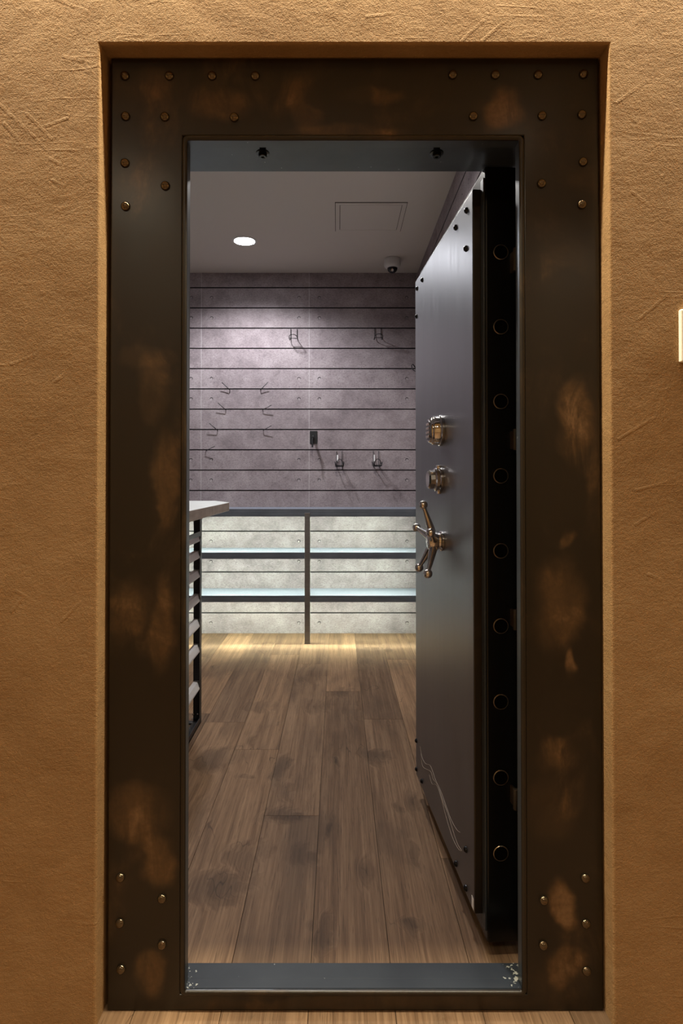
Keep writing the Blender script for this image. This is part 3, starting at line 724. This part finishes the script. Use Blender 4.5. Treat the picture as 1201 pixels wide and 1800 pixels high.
# security camera
cc = PZ(690, 455, H); cam_r = .064
sc_ = empty('ceiling_security_camera', (cc.x, cc.y, H), 'white dome security camera on the ceiling by the far wall', 'camera')
bm = NB(); lathe(bm, [(0, 0), (.060, 0), (.0625, -.004), (.0635, -.050), (.062, -.060), (.055, -.068), (.044, -.072), (0, -.072)], (cc.x, cc.y, H), (0, 0, 1), 40); par(link('camera_base', fix(bm), TRIMW, smooth=True, auto=35), sc_)
bm = NB(); lathe(bm, [(.040, -.0715)] + [(.040 * math.cos(math.radians(a)), -.0715 - .040 * math.sin(math.radians(a))) for a in range(10, 91, 10)], (cc.x, cc.y, H), (0, 0, 1), 32)
dm = par(link('camera_dome', fix(bm), plain('smoked_dome', (.008, .008, .008), .08), smooth=True), sc_)
bm = NB(); lathe(bm, [(.010, 0), (.010, .010), (.006, .011), (0, .009)], (cc.x - .004, cc.y - .030, H - .094), (0, -.8, -.6), 18); par(link('camera_lens', fix(bm), CHROME, smooth=True, auto=40), sc_)

# ------------------------------------------------------------------ light switch at the right edge
pa = P(1193, 640, Y_PL); pb = P(1193, 543, Y_PL)
ls = empty('light_switch', (pa.x + .06, Y_PL, (pa.z + pb.z) / 2), 'white wall control plate on the ochre plaster right of the frame', 'light switch')
bm = NB(); box(bm, pa.x, pa.x + .118, Y_PL - .012, Y_PL + .001, pa.z + .003, pb.z - .003, bev=.0035, seg=3); par(link('wall_plate', bm, WHITEPL), ls)
for k in range(2):
    bm = NB(); x = pa.x + .013 + k * .050; box(bm, x, x + .043, Y_PL - .0165, Y_PL - .0115, pa.z + .020, pb.z - .018, bev=.002); par(link('rocker', bm, WHITEPL), ls)
bm = NB(); box(bm, pa.x + .005, pa.x + .010, Y_PL - .0128, Y_PL - .0118, pa.z + .008, pa.z + .018); par(link('indicator', bm, GREYPL), ls)

# ------------------------------------------------------------------ lights of the hall (warm; the spots are added and unseen)
def spot(name, loc, power, color, size, blend, rad, target):
    d = bpy.data.lights.new(name, 'SPOT'); d.energy = power; d.color = color; d.spot_size = math.radians(size); d.spot_blend = blend; d.shadow_soft_size = rad
    o = bpy.data.objects.new(name, d); COL.objects.link(o); o.location = loc
    o.rotation_euler = (Vector(target) - Vector(loc)).to_track_quat('-Z', 'Y').to_euler(); return o
WARM = (1.0, .86, .63)
HL = Mat('hall_lens').set(color=(1, 1, 1), ec=(1, .86, .62), es=8).m
for x, y, pw, rad_ in ((-1.27, -.9, 95, .22), (1.98, -2.2, 90, .2), (-.1, -1.2, 80, .08), (.95, -.4, 7, .08)):  # added unseen spots: fill on the lower wall, sheen on frame and rivets
    spot('hall_fill_spot', (x, y, FZ - .02), pw, WARM, 150, .8, rad_, (x * .8, y + .1, 0))

# linear grazer in the ceiling slot along the plaster wall
ad = bpy.data.lights.new('wall_grazer', 'AREA'); ad.shape = 'RECTANGLE'; ad.size = 4.6; ad.size_y = .03; ad.energy = 215; ad.color = (1.0, .90, .66)
ao = bpy.data.objects.new('wall_grazer', ad); COL.objects.link(ao); ao.location = (0, 1.372, FZ - .02)

# ------------------------------------------------------------------ world, camera, view
w = bpy.data.worlds.new('World'); S.world = w; w.use_nodes = True
w.node_tree.nodes['Background'].inputs[0].default_value = (.5, .45, .4, 1); w.node_tree.nodes['Background'].inputs[1].default_value = .02
cd = bpy.data.cameras.new('camera'); co = bpy.data.objects.new('camera', cd); COL.objects.link(co)
co.location = (0, 0, CZ); co.rotation_euler = (math.pi / 2 + math.atan(TT), 0, 0)
cd.sensor_fit = 'AUTO'; cd.sensor_width = 36; cd.lens = F / 1800 * 36
cd.shift_x = (600.5 - PX) / 1800; cd.shift_y = (PY - 900) / 1800; cd.clip_start = .02
S.camera = co
vs = S.view_settings; vs.view_transform = 'Standard'; vs.look = 'None'; vs.gamma = 1; vs.use_curve_mapping = False; vs.exposure = 0.0
